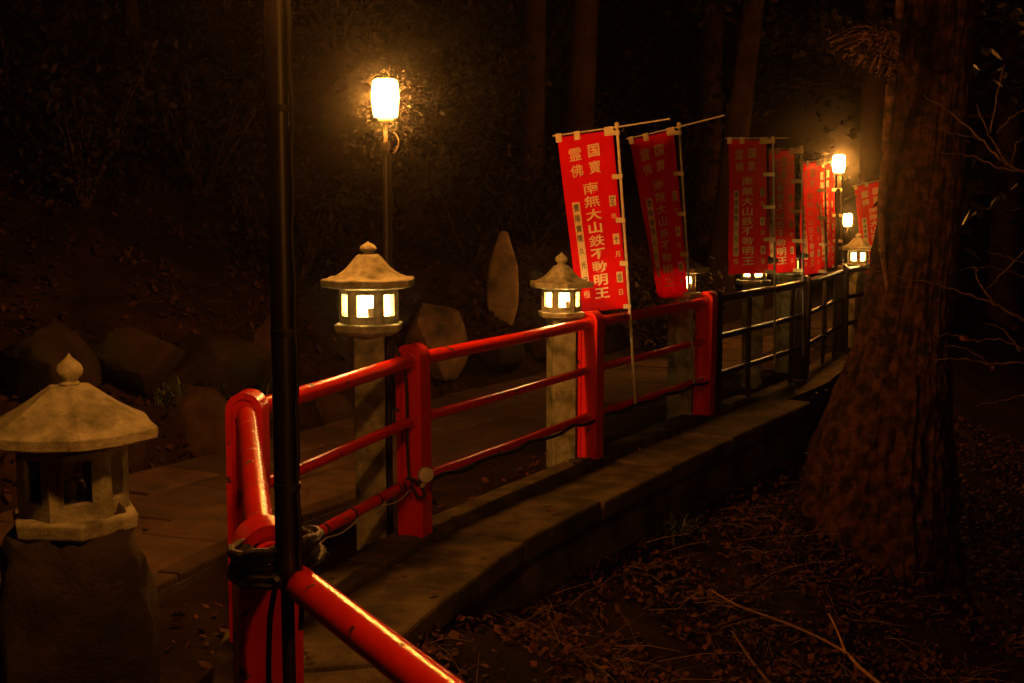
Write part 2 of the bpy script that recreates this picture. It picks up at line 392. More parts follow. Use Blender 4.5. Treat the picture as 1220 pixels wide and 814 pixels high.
def slabpane(ow, oh):
    return MB().box((0, 0, oh / 2), (ow, .004, oh))
def lantern(loc, rz, label, s=1.0, hs=1.0, ph=.95, pw=.14, lit=True, boulder=False, prz=0.0, onion=False, small=False, rs=1.0, fs=.8):
    root = thing('stone_lantern', loc, label, 'lantern', 'stone lanterns along the railing', rz)
    Z = ph
    if boulder:
        b = rock_mesh('pedestal', .40, .40, ph * 1.19, 9.7, 48, 40, .15, .0, .70)
        o = b.build('pedestal', PED, root, True); o.location = (0, 0, -.05)
    else:
        o = MB().box((0, 0, ph / 2 - .03), (pw * s, pw * s, ph + .06)).build('post', GRANITE, root, bevel=.008); o.rotation_euler = (0, 0, prz)
    def place(mb, name, m, z, smooth=False, bevel=.003, parent=root):
        o = mb.build(name, m, parent, smooth, bevel); o.location = (0, 0, z); o.scale = (s, s, s * hs); return o
    gm = GRANITE
    place(hexprism([(.120, -.004), (.160, .016), (.165, .045), (.160, .050), (.10, .0505)]), 'platform', gm, Z)
    zf = Z + .049 * s * hs; H = .155; ow, z0, z1 = .070, .036, .132
    if boulder: ow, z0, z1 = .064, .036, .128
    fb = place(wallframe(.132, H, ow, z0, z1), 'fire_box', gm, zf, bevel=.002)
    zr = zf + (H - .001) * s * hs
    def lift(r): return .005 if r > .2 else (.002 if r > .15 else 0)
    eave = [(.10, 0.0), (.150, .004), (.214, .008), (.221, .012), (.223, .040), (.215, .046)]
    if boulder: place(hexprism(eave + [(.178, .068), (.142, .091), (.108, .115), (.076, .139), (.052, .156)], lift=lift), 'roof', gm, zr, bevel=.002).scale = (s, s, s * hs * rs)
    else: place(hexprism(eave + [(.185, .051), (.156, .061), (.130, .077), (.107, .095), (.088, .115), (.072, .133), (.056, .150), (.046, .156)], lift=lift), 'roof', gm, zr, bevel=.002).scale = (s, s, s * hs * rs)
    pf = [(.032, -.002), (.034, .010), (.030, .014), (.046, .022), (.053, .036), (.047, .050), (.028, .064), (.010, .074), (.003, .083)]
    if onion: pf = [(.036, -.002), (.040, .008), (.030, .016), (.034, .022), (.050, .040), (.053, .056), (.044, .074), (.024, .090), (.009, .102), (.003, .112)]
    place(MB().lathe(pf, 20), 'finial', gm, zr + .155 * s * hs * rs, True, 0).scale = (s * fs, s * fs, s * hs * fs)
    pmesh = slabpane(ow + .004, z1 - z0 + .004).mesh('pane'); ap = .132 * SQ3
    for k in range(6):
        a = k * math.pi / 3; yy = -(ap - .030)
        o = obj('pane', pmesh, PANEM if lit else GLASS, root); o.scale = (s, s, s * hs)
        o.location = (-yy * math.sin(a) * s, yy * math.cos(a) * s, zf + (z0 - .002) * s * hs); o.rotation_euler = (0, 0, a)
    if lit and not small:
        ho = MB().box((0, 0, .02), (.026, .010, .040)).build('bulb_holder', WHITE, root, bevel=.002); ho.scale = (s, s, s * hs); ho.location = (.022 * s, -(ap - .014) * s, zf + (z0 + .001) * s * hs)
        bu = MB().lathe([(.004, 0), (.012, .008), (.016, .020), (.012, .032), (.003, .037)], 14).build('bulb', BULBM, root, True); bu.scale = (s * .5, s * .5, s * hs); bu.location = (.022 * s, -(ap - .014) * s, zf + (z0 + .042) * s * hs)
    if not lit:
        MB().lathe([(.020, 0), (.024, .006), (.020, .012), (.022, .03), (.030, .05), (.024, .07), (.004, .08)], 16, (0, 0, zf + .01)).build('bulb', STEEL, root, True)
    return root
lantern((-1.135, 3.2, 0), R(24), 'unlit stone lantern with glazed windows on a rough boulder pedestal', 1.04, 1.14, .70, lit=False, boulder=True, onion=True, rs=.80, fs=.62)
p = G(443, 641); lantern((p.x, p.y, 0), R(-2), 'tall lit stone lantern beside the black lamp pole at a red post', 1.03, .98, .955, .135, prz=R(8), fs=.72)
p = G(668, 549); lantern((p.x, p.y, 0), R(8), 'lit stone lantern in front of the brightest red banner', .90, .98, .86, .158, prz=R(8), onion=True)
p = G(809, 496); lantern((p.x, p.y, 0), R(20), 'lit stone lantern half hidden behind the leaning banner on the last red span', .90, .98, .86, .15, prz=R(4), onion=True)
p = W(898, 326, 10.75); lantern((p.x, p.y, 0), R(14), 'lit stone lantern just below the first banner of the dark railing', .92, .98, .84, .15, small=True)
p = W(937, 322, 11.7); lantern((p.x, p.y, 0), R(10), 'lit stone lantern glowing through the hem of a dark railing banner', .92, .98, .84, .15, small=True)
p = W(1022, 306, 13.6); lantern((p.x, p.y, 0), R(18), 'far lit stone lantern under the lone banner beside the tree trunk', .90, .98, .84, .15, small=True)

# ------------------------------------------------------------------ lamp poles
GP = [(.030, -.085), (.050, -.083), (.056, -.05), (.061, 0), (.060, .035), (.054, .075), (.040, .083), (.015, .085)]
def lamp_pole(x, y, zc, label, r_low=.016, r_top=.010, zsplit=1.75, base=0.0, conduit=True, loop=False, zfat=None, cside=(1, 0), scale=1.0, power=1.0):
    gm = emit('lit_globe', LAMP_RGB, LAMP_POWER * power)
    root = thing('lamp_pole', (x, y, base), label, 'lamp', 'lamps on poles tied to the railing')
    zb = zc - base
    if zfat:
        MB().tube([(0, 0, -.05), (0, 0, zfat)], r_low * .6, 14).build('lower_pole', BLACKMETAL, root, True)
        MB().tube([(0, 0, zfat), (0, 0, zsplit - base)], r_low, 20).build('pole', BLACKMETAL, root, True)
    else:
        MB().tube([(0, 0, -.03), (0, 0, zsplit - base)], r_low, 16).build('pole', BLACKMETAL, root, True)
    MB().tube([(0, 0, zsplit - base - .02), (0, 0, zsplit - base + .012)], r_low + .006, 16).build('joint_ring', BLACKMETAL, root, True)
    MB().tube([(0, 0, zsplit - base), (0, 0, zb - .075)], r_top, 12).build('lamp_rod', STEEL, root, True)
    MB().lathe([(r_top, zb - .11), (.034, zb - .100), (.036, zb - .084), (.02, zb - .083)], 18).build('socket', STEEL, root, True)
    g = MB().lathe([(a * scale, b * scale) for a, b in GP], 18).build('globe', gm, root, True); g.location = (0, 0, zb)
    if conduit:
        cx, cyy = cside; zt = zsplit - base - .05; pts = []
        for i in range(26):
            t = i / 25; wob = .0022 * math.sin(i * 1.9) + .0015 * math.sin(i * .7)
            pts.append(((r_low + .006 + wob) * cx, (r_low + .006 + wob) * cyy, .75 + (zt - .75) * t if zfat else .5 + (zt - .5) * t))
        MB().tube(pts, .0052 if zfat else .0045, 8).build('cable', RUBBER, root, True)
        for z in ((1.02, 1.31, 1.72) if zfat else (.95, 1.4)):
            MB().tube([(.004 * cx, .004 * cyy, z), (.004 * cx, .004 * cyy, z + .012)], r_low + .0045, 16).build('cable_tie', RUBBER, root, True)
    if loop:
        pts = [(.008 + .052 * math.sin(t) * 1.0, -.01, zb - .20 + .055 * -math.cos(t)) for t in np.linspace(.5, 2.6, 12)]
        MB().tube(pts, .003, 6).build('wire_loop', STEEL, root, True)
    return root
q = W(341.5, 650, 2.325)
lamp_pole(q.x, q.y, 2.14, 'thick black lamp pole lashed to the near corner post with tape', .0213, .012, 1.98, zfat=.86, cside=(.93, -.36))
q = W(461, 300, 5.80)
lamp_pole(q.x, q.y, W(460, 117, 5.80).z, 'black lamp pole with barrel globe beside the tall lit lantern', .0165, .009, 1.81, loop=True, power=1.9)
q = W(999.5, 195, 12.72); lamp_pole(q.x, q.y, q.z, 'lamp pole with glowing globe rising beside the far dark railing banners', .018, .010, 1.66, conduit=False, power=1.7)
q = W(1010, 262, 17.4); lamp_pole(q.x, q.y, q.z, 'lowest and farthest glowing globe lamp behind the dark railing', .018, .010, 1.1, base=-.05, conduit=False, power=.55)

lamp_pole(2.05, -.28, 2.14, 'black lamp pole on the railing behind the photographer', .022, .012, 1.98, zfat=.86, cside=(.93, -.36), power=.75)
# tape lashing on the near corner post
tp = []
for i in range(150):
    a = i / 150 * 2 * math.pi * 5; tt = i / 150
    tp.append((-.466 + (.078 + .010 * math.sin(tt * 9)) * math.cos(a) + .003 * math.sin(i * 1.3), 2.425 + (.106 + .008 * math.sin(tt * 7)) * math.sin(a), .845 + .050 * tt + .016 * math.sin(a + 2.2 * tt) + .003 * math.sin(i * 2.1)))
tag(MB().tube(tp, .0088, 8).build('tape_lashing', TAPE, None, True), 'black tape wound round the corner post and the thick pole', 'tape')
def hang(pts, r, name, label, cat, m=RUBBER, seg=7):
    v = catmull([Vector(p) for p in pts], 8); return tag(MB().tube(v, r, seg).build(name, m, None, True), label, cat)
hang([W(330, 690, 2.29), W(322, 735, 2.36), W(320, 790, 2.38), W(321, 850, 2.38)], .0058, 'power_cable', 'black cable hanging down the front of the near corner post', 'cable')
# cable on post C, with plug and tangle
c0 = W(470, 408, 5.72)
hang([W(463, 395, 5.76), W(472, 416, 5.655), W(482, 436, 5.64), W(485, 480, 5.645), W(485, 530, 5.645), W(487, 562, 5.64), W(489, 575, 5.63), W(498, 592, 5.62), W(506, 590, 5.62), W(500, 575, 5.62), W(486, 570, 5.63), W(478, 580, 5.63)], .0075, 'power_cable', 'black cable running down the red post beside the tall lit lantern', 'cable')
pl = W(507, 566, 5.61)
plug = thing('cable_connector', pl, 'round pale plastic connector tied to the red post by its cable', 'connector')
o = MB().lathe([(.012, -.02), (.034, -.016), (.038, 0), (.034, .014), (.012, .02)], 18).build('housing', WHITE, plug, True); o.rotation_euler = (R(80), R(15), R(20))
MB().tube([(-.0, .0, -.03), (-.02, .005, -.055)], .01, 10).build('socket', WHITE, plug, True)
def along(a, b, t, z, off, nrm): 
    p = a.lerp(b, t); return Vector((p.x + nrm.x * off, p.y + nrm.y * off, z))
def wrapcable(a, b, z, r, turns, t0, t1, name, label, m, cr=.004, sag=.0):
    d = (b - a).normalized(); nr = Vector((d.y, -d.x)); pts = []
    for i in range(int(turns * 12)):
        t = i / (turns * 12 - 1); an = 2 * math.pi * turns * t
        p = a.lerp(b, t0 + (t1 - t0) * t)
        pts.append((p.x + nr.x * math.cos(an) * r, p.y + nr.y * math.cos(an) * r, z + math.sin(an) * r - sag * abs(math.sin(t * 9))))
    return tag(MB().tube(pts, cr, 6).build(name, m, None, True), label, 'cable')
d = (C - B).normalized(); nr = Vector((d.y, -d.x))
hang([(B.lerp(C, t).x + nr.x * .020, B.lerp(C, t).y + nr.y * .020, .246 - .016 * abs(math.sin(t * 17))) for t in np.linspace(.05, .97, 36)], .0032, 'power_cable', 'thin pale cable slung under the lowest rail below the tall lantern', 'cable', WHITE)
tie = MB().tube([(0, 0, -.006), (0, 0, .006)], .0262, 12).mesh('cable_tie', True); tie.materials.append(RUBBER)
for i, t in enumerate((.2, .38, .55, .72, .86)):
    q = B.lerp(C, t); o = tag(obj('cable_tie', tie, None), 'black tie round the lowest rail below the tall lantern', 'cable tie', 'ties on the lowest rail'); o.location = (q.x, q.y, .272); o.rotation_euler = Vector((d.x, d.y, 0)).to_track_quat('Z', 'Y').to_euler()
for a, b, lb in ((C, D, 'black cable strapped under the low rail between two red posts'), (D, E_, 'black cable strapped under the low rail below the two leaning banners')):
    d = (b - a).normalized(); nr = Vector((d.y, -d.x))
    hang([(a.lerp(b, t).x + nr.x * .052, a.lerp(b, t).y + nr.y * .052, .262 + .012 * math.sin(t * 25)) for t in np.linspace(.0, 1.0, 12)], .0105, 'power_cable', lb, 'cable')

# ------------------------------------------------------------------ banners
_glyph = {}
def glyph(ch, bold=.022):
    if (ch, bold) not in _glyph:
        c = bpy.data.curves.new('glyph', 'FONT'); c.body = ch; c.resolution_u = 3; c.offset = bold
        o = bpy.data.objects.new('glyph', c); COL.objects.link(o)
        me = o.evaluated_get(bpy.context.evaluated_depsgraph_get()).to_mesh()
        v = np.array([x.co[:2] for x in me.vertices]) if len(me.vertices) else np.zeros((0, 2)); f = [tuple(p.vertices) for p in me.polygons]
        lo, hi = v.min(0), v.max(0); v = (v - (lo + hi) / 2) / max((hi - lo).max(), .01)
        bpy.data.objects.remove(o, do_unlink=True); bpy.data.curves.remove(c); _glyph[(ch, bold)] = (v, f)
    return _glyph[(ch, bold)]
MAINT = '南無大山鉄不動明王'
def banner(tl, tr, br, bl, pb, pt, label, bar=(1.0, 1.0), polem=POLEW, wave=.013, seed=0.0, tabs=5):
    tl, tr, br, bl, pb, pt = [Vector(p) for p in (tl, tr, br, bl, pb, pt)]
    root = thing('banner_flag', pb, label, 'banner', 'red banners on poles along the railing'); O = pb
    wv = (tr - tl); wd = wv.length; ht = ((br - tr).length + (bl - tl).length) / 2
    nrm = (bl - tl).cross(wv).normalized()
    if nrm.y > 0: nrm = -nrm
    def S(u_, v_, off=0.0):
        p = tl.lerp(tr, u_).lerp(bl.lerp(br, u_), v_)
        a = wave * (.35 + v_) * (math.sin(u_ * 5.5 + v_ * 3.5 + seed) + .6 * math.sin(u_ * 11 - v_ * 5 + seed * 2)) * (1.15 - u_)
        a += .012 * math.sin(v_ * 7 + seed) * v_
        return p + nrm * (a + off) - O
    nu, nv = 24, 56; mb = MB()
    mb.v = [tuple(S(i / nu, j / nv)) for j in range(nv + 1) for i in range(nu + 1)]
    mb.f = [(j * (nu + 1) + i, j * (nu + 1) + i + 1, (j + 1) * (nu + 1) + i + 1, (j + 1) * (nu + 1) + i) for j in range(nv) for i in range(nu)]
    cl = mb.build('cloth', CLOTH, root, True)
    so = cl.modifiers.new('thickness', 'SOLIDIFY'); so.thickness = .0012; so.offset = 0
    def text(le, ch, u_, v_, gw, gh, off=.0085, bold=.022):
        v, f = glyph(ch, bold if ch in '大山不王十月日七国明' else min(bold, .008))
        MB().add([S(u_ + x * gw / wd, v_ - (y + x * .07) * gh / ht, off) for x, y in v], f).build(le[0], le[1], cl)
    le = ('character', INKW); k = wd / .385
    for ch, u_, v_ in (('国', .63, .098), ('寶', .62, .19), ('霊', .29, .108), ('佛', .29, .20)): text(le, ch, u_, v_, .085 * k, .078)
    for i, ch in enumerate(MAINT): text(le, ch, .505 + .012 * i / 8, .305 + i * .0745, .112 * k, .071, bold=.026)
    for ch, v_ in (('年', .475), ('月', .69), ('日', .905)): text(le, ch, .885, v_, .038 * k, .036, bold=.018)
    text(le, '殿', .205, .905, .05 * k, .048, bold=.018)
    def patch(name, u0, u1, v0, v1):
        mb = MB(); n = max(2, int((v1 - v0) * 40)); mb.v = [tuple(S(u_, v0 + (v1 - v0) * j / n, .0060)) for j in range(n + 1) for u_ in (u0, (u0 + u1) / 2, u1)]
        mb.f = [(j * 3 + i, j * 3 + i + 1, j * 3 + i + 4, j * 3 + i + 3) for j in range(n) for i in range(2)]; return mb.build(name, INKW, cl)
    patch('name_strip', .135, .275, .375, .865)
    for v_ in (.39, .605, .82): patch('date_patch', .825, .945, v_ - .030, v_ + .030)
    ik = ('brush_character', INKB)
    for ch, v_ in zip('豊隆實隆久光守', (.405, .465, .525, .58, .655, .735, .82)): text(ik, ch, .205, v_, .040 * k, .044, .0100, .006)
    for ch, u_, v_ in (('廿', .885, .38), ('七', .885, .405), ('十', .885, .605), ('吉', .885, .82)): text(ik, ch, u_, v_, .034 * k, .03 if ch in '廿七' else .044, .0100, .02)
    # pole, crossbar and loops
    MB().tube([Vector((0, 0, 0)), (pt - pb) * .5 + Vector((.004, 0, 0)), pt - pb], .0095, 12).build('pole', polem, root, True)
    MB().lathe([(.012, -.03), (.015, -.028), (.016, .004), (.010, .012)], 12, tuple(pt - pb)).build('pole_cap', TAB, root, True)
    bd = (tr - tl).normalized(); off = Vector((0, 0, .014)); t0 = tl - O + off - bd * .03; jr = tr - O + off + bd * .02
    MB().tube([t0, jr, jr + (bd + Vector((0, 0, .02))).normalized() * wd * bar[0]], .0052, 8).build('crossbar', POLEW, root, True)
    for t in (.03, .36, .93):
        c = S(t, 0); ax = Matrix((bd, nrm, bd.cross(nrm))).transposed()
        MB().box(c + Vector((0, 0, -.004)), (.038 if t < .9 else .06, .014, .055), ax).build('loop', TAB, root, bevel=.003)
    for i in range(tabs):
        v_ = .012 + i * (.975 / (tabs - 1)); a = S(1, v_) + (tl - tr).normalized() * .03
        tz = min(max((a.z + O.z - pb.z) / (pt.z - pb.z), 0), 1); b = (pt - pb) * tz
        b = b + (b - a).normalized() * .014; mid = (a + b) / 2; dv = (b - a); L_ = dv.length; dv.normalize()
        ax = Matrix((dv, nrm, dv.cross(nrm))).transposed()
        MB().box(mid, (L_, .022, .030), ax).build('loop', TAB, root, bevel=.003)
    return root
def pxbanner(c, pb, pt, label, **k):
    """corner pixels with their depth, taken from the rail each pole is tied to"""
    return banner(*[W(*p) for p in c], W(*pb), W(*pt), label, **k)
pxbanner([(664, 164, 7.95), (730, 155, 7.87), (749, 367, 7.87), (689, 372, 7.95)], (757, 481, 7.87), (735, 148, 7.87), 'bright red banner with white lettering rising behind the small lit lantern', bar=(.95, 1), seed=.3)
pxbanner([(751, 167, 8.95), (803, 155, 8.80), (820, 352, 8.80), (782, 356, 8.98)], (827, 461, 8.78), (809, 148, 8.78), 'tilted red banner on a grey pole tied at the last red post', bar=(1.05, 1), polem=POLEB, wave=.019, seed=1.7)
pxbanner([(868, 167, 10.42), (913, 167, 10.28), (915, 326, 10.28), (868, 327, 10.42)], (923, 432, 10.26), (921, 164, 10.26), 'red banner hanging square over the first span of the dark railing', bar=(.5, 1), polem=POLEB, seed=2.9)
pxbanner([(916, 180, 11.22), (946, 179, 10.98), (948, 324, 10.98), (914, 326, 11.22)], (957, 425, 10.93), (955, 175, 10.93), 'red banner with a bright glowing hem tied at a dark railing post', bar=(.1, 1), polem=POLEB, seed=4.2)
pxbanner([(955, 195, 12.3), (977, 193, 12.02), (978, 325, 12.02), (955, 328, 12.3)], (984, 405, 11.95), (983, 190, 11.95), 'narrow looking dim red banner between the glowing hem one and the far lamp', bar=(.1, 1), polem=BLACKMETAL, seed=5.5)
pxbanner([(974, 197, 13.25), (994, 194, 12.95), (995, 319, 12.95), (977, 321, 13.25)], (1003, 395, 12.88), (1001, 192, 12.88), 'red banner lit from behind right under the far pole lamp', bar=(.1, 1), polem=BLACKMETAL, seed=6.1)
pxbanner([(1018, 223, 15.3), (1058, 214, 15.2), (1064, 320, 15.2), (1028, 326, 15.3)], (1066, 385, 15.15), (1063, 206, 15.15), 'lone red banner partly hidden by the big tree trunk', bar=(.1, 1), seed=7.4)

# ------------------------------------------------------------------ stele and boulders
p = W(599, 388, 11.9); gz = ground_z(p.x, p.y)
mb = MB(); prof = [(0, .085), (.06, .11), (.22, .148), (.40, .155), (.58, .135), (.72, .10), (.83, .062), (.90, .04), (.915, .02)]
nseg = 20
for z, hw in prof:
    for k in range(nseg):
        a = 2 * math.pi * k / nseg; c_, s_ = math.cos(a), math.sin(a)
        x = math.copysign(abs(c_) ** .6, c_) * hw; y = math.copysign(abs(s_) ** .5, s_) * min(.06, hw * .6)
        nn = 1 + .12 * noise.noise((x * 6, y * 6, z * 5)); mb.v.append((x * nn + .05 * (z - .4) * .35, y * nn, z))
mb.f = [(i * nseg + k, i * nseg + (k + 1) % nseg, (i + 1) * nseg + (k + 1) % nseg, (i + 1) * nseg + k) for i in range(len(prof) - 1) for k in range(nseg)] + [tuple(range(nseg))[::-1], tuple((len(prof) - 1) * nseg + k for k in range(nseg))]
st = tag(mb.build('standing_stone', STELE, None, True), 'tall pointed standing stone on the slope behind the path', 'standing stone')
st.location = (p.x, p.y, min(gz, p.z) - .02); st.rotation_euler = (0, 0, R(12))
BO = [  # px centre, py base, width px, height px, label, material
    (232, 556, 108, 92, 'flat faced brown boulder at the path edge behind the unlit lantern', ROCKB),
    (258, 476, 130, 78, 'broad moss covered boulder above the flat faced one', ROCK),
    (150, 470, 120, 85, 'dark mossy boulder on the bank above the unlit lantern roof', ROCK),
    (40, 480, 130, 95, 'large dark mossy boulder at the left end of the bank stones', ROCK),
    (130, 556, 90, 80, 'low brown boulder half hidden behind the unlit lantern', ROCKB),
    (316, 452, 40, 82, 'narrow upright stone between the mossy boulder and the thick pole', ROCKB),
    (385, 525, 80, 62, 'rounded boulder seen between the thick pole and the tall lantern', ROCKB),
    (345, 545, 60, 50, 'small boulder at the path edge behind the thick black pole', ROCK),
    (520, 447, 88, 94, 'big round topped brown boulder right of the tall lit lantern', BROWNROCK),
    (470, 470, 60, 60, 'dark low boulder behind the post with the round connector', ROCK),
    (590, 442, 70, 46, 'mossy rock at the foot of the standing stone', ROCK),
    (640, 425, 54, 40, 'small rock between the standing stone and the small lit lantern', ROCKB),
    (735, 412, 46, 56, 'upright rock seen under the brightest banner', ROCKB),
    (778, 408, 40, 52, 'rock seen between the two leaning banners above the rail', ROCKB),
    (845, 398, 40, 46, 'rock across the path behind the last red post', ROCK),
]
for i, (px, py, wp, hp, lb, m) in enumerate(BO):
    q = None
    v = Vector(ray(px, py)); t = 2.0
    while t < 40:      # the ground point under this pixel, on the bank side
        q = Vector((0, 0, HC)) + v * t
        d = float(sdist(q.x, q.y)[0])
        if d > 2.25 and q.z <= ground_z(q.x, q.y, d) + .02: break
        t += .04
    sz = q.y / F; sx = wp * sz * 1.05; h = hp * sz * 1.12
    o = tag(rock_mesh('boulder', sx, sx * .85, h, 3.7 * i + 1, 40, 28, amp=.22, flat=.12, power=.62, facet=True).build('boulder', m, None, True), lb, 'boulder', 'boulders along the foot of the bank')
    o.location = (q.x, q.y + sx * .25, min(q.z, ground_z(q.x, q.y + sx * .25)) - h * .08); o.rotation_euler = (0, 0, random.uniform(0, 6))

# ------------------------------------------------------------------ trees
def leafcloud(n, centre_fn, size, flat=.5):
    """n folded leaves (two quads each) with positions from centre_fn"""
    c = np.array([centre_fn() for _ in range(n)]); return leaves_at(c, size, flat)
def leaves_at(c, size, flat=.5, nrm=None, curl=.25):
    n = len(c); az = rng.uniform(0, 2 * np.pi, n); tilt = rng.normal(0, flat, n); roll = rng.normal(0, flat, n)
    L = rng.uniform(size[0], size[1], n); Wd = L * rng.uniform(.22, .36, n)
    ax = np.stack([np.cos(az) * np.cos(tilt), np.sin(az) * np.cos(tilt), np.sin(tilt)], 1)
    sd = np.stack([-np.sin(az) * np.cos(roll), np.cos(az) * np.cos(roll), np.sin(roll)], 1)
    up = np.cross(ax, sd); cu = (L * rng.uniform(-curl, curl, n))[:, None]
    base = c - ax * (L / 2)[:, None]; tip = c + ax * (L / 2)[:, None] + up * cu
    midl = c + sd * Wd[:, None] + up * (Wd * .5)[:, None]; midr = c - sd * Wd[:, None] + up * (Wd * .5)[:, None]
    v = np.empty((n, 6, 3)); v[:, 0] = base; v[:, 5] = tip
    for j, (t, k_) in enumerate(((-.17, 1.0), (.2, .82))):
        c2 = c + ax * (L * t)[:, None] + up * cu * (.25 if j else 0); w_ = (Wd * k_ * rng.uniform(.8, 1.2, n))[:, None]; q = up * (Wd * rng.uniform(.1, .7, n))[:, None]
        v[:, 1 + 2 * j] = c2 + sd * w_ + q; v[:, 2 + 2 * j] = c2 - sd * w_ + q * .6
    mb = MB(); mb.v = v.reshape(-1, 3).tolist()
    idx = np.arange(n)[:, None] * 6; f = (idx + [0, 2, 1]).tolist() + (idx + [1, 2, 4, 3]).tolist() + (idx + [3, 4, 5]).tolist(); mb.f = f; return mb
def trunk_mesh(path_pts, radii, seg=40, ridge=.05, flare=None, seed=0.0, sub=6, buttress=0.0, fiss=0.0):
    pts = catmull([Vector(p) for p in path_pts], sub); n = len(pts)
    rr = np.interp(np.linspace(0, 1, n), np.linspace(0, 1, len(radii)), radii); mb = MB()
    for i, p in enumerate(pts):
        for k in range(seg):
            a = 2 * math.pi * k / seg; r = rr[i]
            r *= 1 + ridge * (noise.noise((math.cos(a) * 2.2, math.sin(a) * 2.2, p.z * .9 + seed)) * 1.3 + .7 * noise.noise((math.cos(a) * 5, math.sin(a) * 5, p.z * 3.2 + seed)) + .5 * noise.noise((math.cos(a) * 11, math.sin(a) * 11, p.z * 9 + seed)))
            if fiss: r *= 1 + fiss * (1 - 2.2 * abs(noise.noise((math.cos(a) * 7, math.sin(a) * 7, p.z * 1.7 + seed))) + .6 * noise.noise((math.cos(a) * 22, math.sin(a) * 22, p.z * 11 + seed)))
            if buttress: r *= 1 + buttress * max(0, 1 - (p.z - pts[0].z) / 1.4) ** 2 * (.5 + .5 * math.cos(a * 5 + seed))
            mb.v.append((p.x + r * math.cos(a), p.y + r * math.sin(a), p.z))
    mb.f = [(i * seg + k, i * seg + (k + 1) % seg, (i + 1) * seg + (k + 1) % seg, (i + 1) * seg + k) for i in range(n - 1) for k in range(seg)] + [tuple(range(seg))[::-1], tuple((n - 1) * seg + k for k in range(seg))]
    return mb
def limb(p0, d, ln, r, n=7, droop=.0, seed=0.0):
    pts = [Vector(p0)]; d = Vector(d).normalized()
    for i in range(n):
        d = (d + Vector((noise.noise((i * .9, seed, 0)), noise.noise((i * .9, seed, 5)), noise.noise((i * .9, seed, 9)) - droop)) * .35).normalized(); pts.append(pts[-1] + d * ln / n)
    return pts, [r * (1 - .85 * i / n) for i in range(n + 1)]
def crown_mesh(z0, z1, rad, nb=26, per=190, leaf=(.10, .2), seed=0):
    rd = random.Random(seed); pts = []; tw = MB()
    for b in range(nb):
        z = z0 + (z1 - z0) * (b + rd.random()) / nb; a = rd.uniform(0, 6.28); ln = rad * rd.uniform(.6, 1.1) * (1 - .55 * (z - z0) / (z1 - z0))
        lp, lr = limb((0, 0, z), (math.cos(a), math.sin(a), rd.uniform(-.1, .35)), ln, .05, 6, .12, seed + b)
        tw.tube(lp, lr, 6)
        for _ in range(per):
            q = lp[min(len(lp) - 1, 1 + int(rd.random() ** .7 * (len(lp) - 1)))]
            g = .24 * rad * .45
            pts.append((q.x + rd.gauss(0, g), q.y + rd.gauss(0, g), q.z + rd.gauss(0, g * .55)))
    return tw, leaves_at(np.array(pts), leaf, .5)
CRn = []
for sd_ in (11, 23, 37):
    tw, lf = crown_mesh(3.6, 11.0, 2.9, seed=sd_); t_ = tw.mesh('limbs', True); l_ = lf.mesh('crown'); t_.materials.append(BARK2); l_.materials.append(GREEN); CRn.append((t_, l_))
def tree(x, y, r, lean, label, cat='tree', group=None, k=0, m=BARK2, h=11.0, cz=0.0, name='forest_tree'):
    z = ground_z(x, y) - .15
    root = thing(name, (x, y, z), label, cat, group)
    trunk_mesh([(0, 0, 0), (lean[0] * .12, lean[1] * .12, h * .12), (lean[0] * .4, lean[1] * .4, h * .4), (lean[0], lean[1], h)], [r * 1.5, r * 1.08, r, r * .85, r * .6, r * .25], 22, .06, seed=x * 3 + y, sub=7).build('trunk', m, root, True)
    t_, l_ = CRn[k % 3]
    for me, nm in ((t_, 'limbs'), (l_, 'crown')):
        o = obj(nm, me, None, root); o.location = (lean[0] * .6, lean[1] * .6, cz); o.rotation_euler = (0, 0, k * 1.7)
    return root
# big leaning tree on the gully side
ty = 8.45; SIL = [(690, 1036, 98), (600, 1044, 88), (520, 1052, 76), (450, 1064, 63), (400, 1074, 54), (300, 1091, 47), (170, 1106, 42), (0, 1124, 39)]
base = W(1030, 690, ty); bt = thing('old_tree', base, 'massive lichen covered tree trunk leaning over the gully', 'tree')
tp_ = [W(x, y, ty) - base for y, x, r in SIL]; tr_ = [r * ty / F for y, x, r in SIL]
tp_ = [Vector((-.02, 0, -.4))] + tp_ + [Vector((.75, .15, 6.0)), Vector((1.1, .3, 11))]; tr_ = [.66] + tr_ + [.19, .08]
trunk_mesh(tp_, tr_, 190, .07, sub=34, seed=2.0, buttress=.22, fiss=.045).build('trunk', BARK, bt, True)
tw, lf = crown_mesh(4.4, 11.5, 3.4, nb=30, per=200, seed=71); o = tw.build('limbs', BARK2, bt, True); o.location = (.6, .15, 0); o = lf.build('crown', GREEN, bt); o.location = (.6, .15, 0)
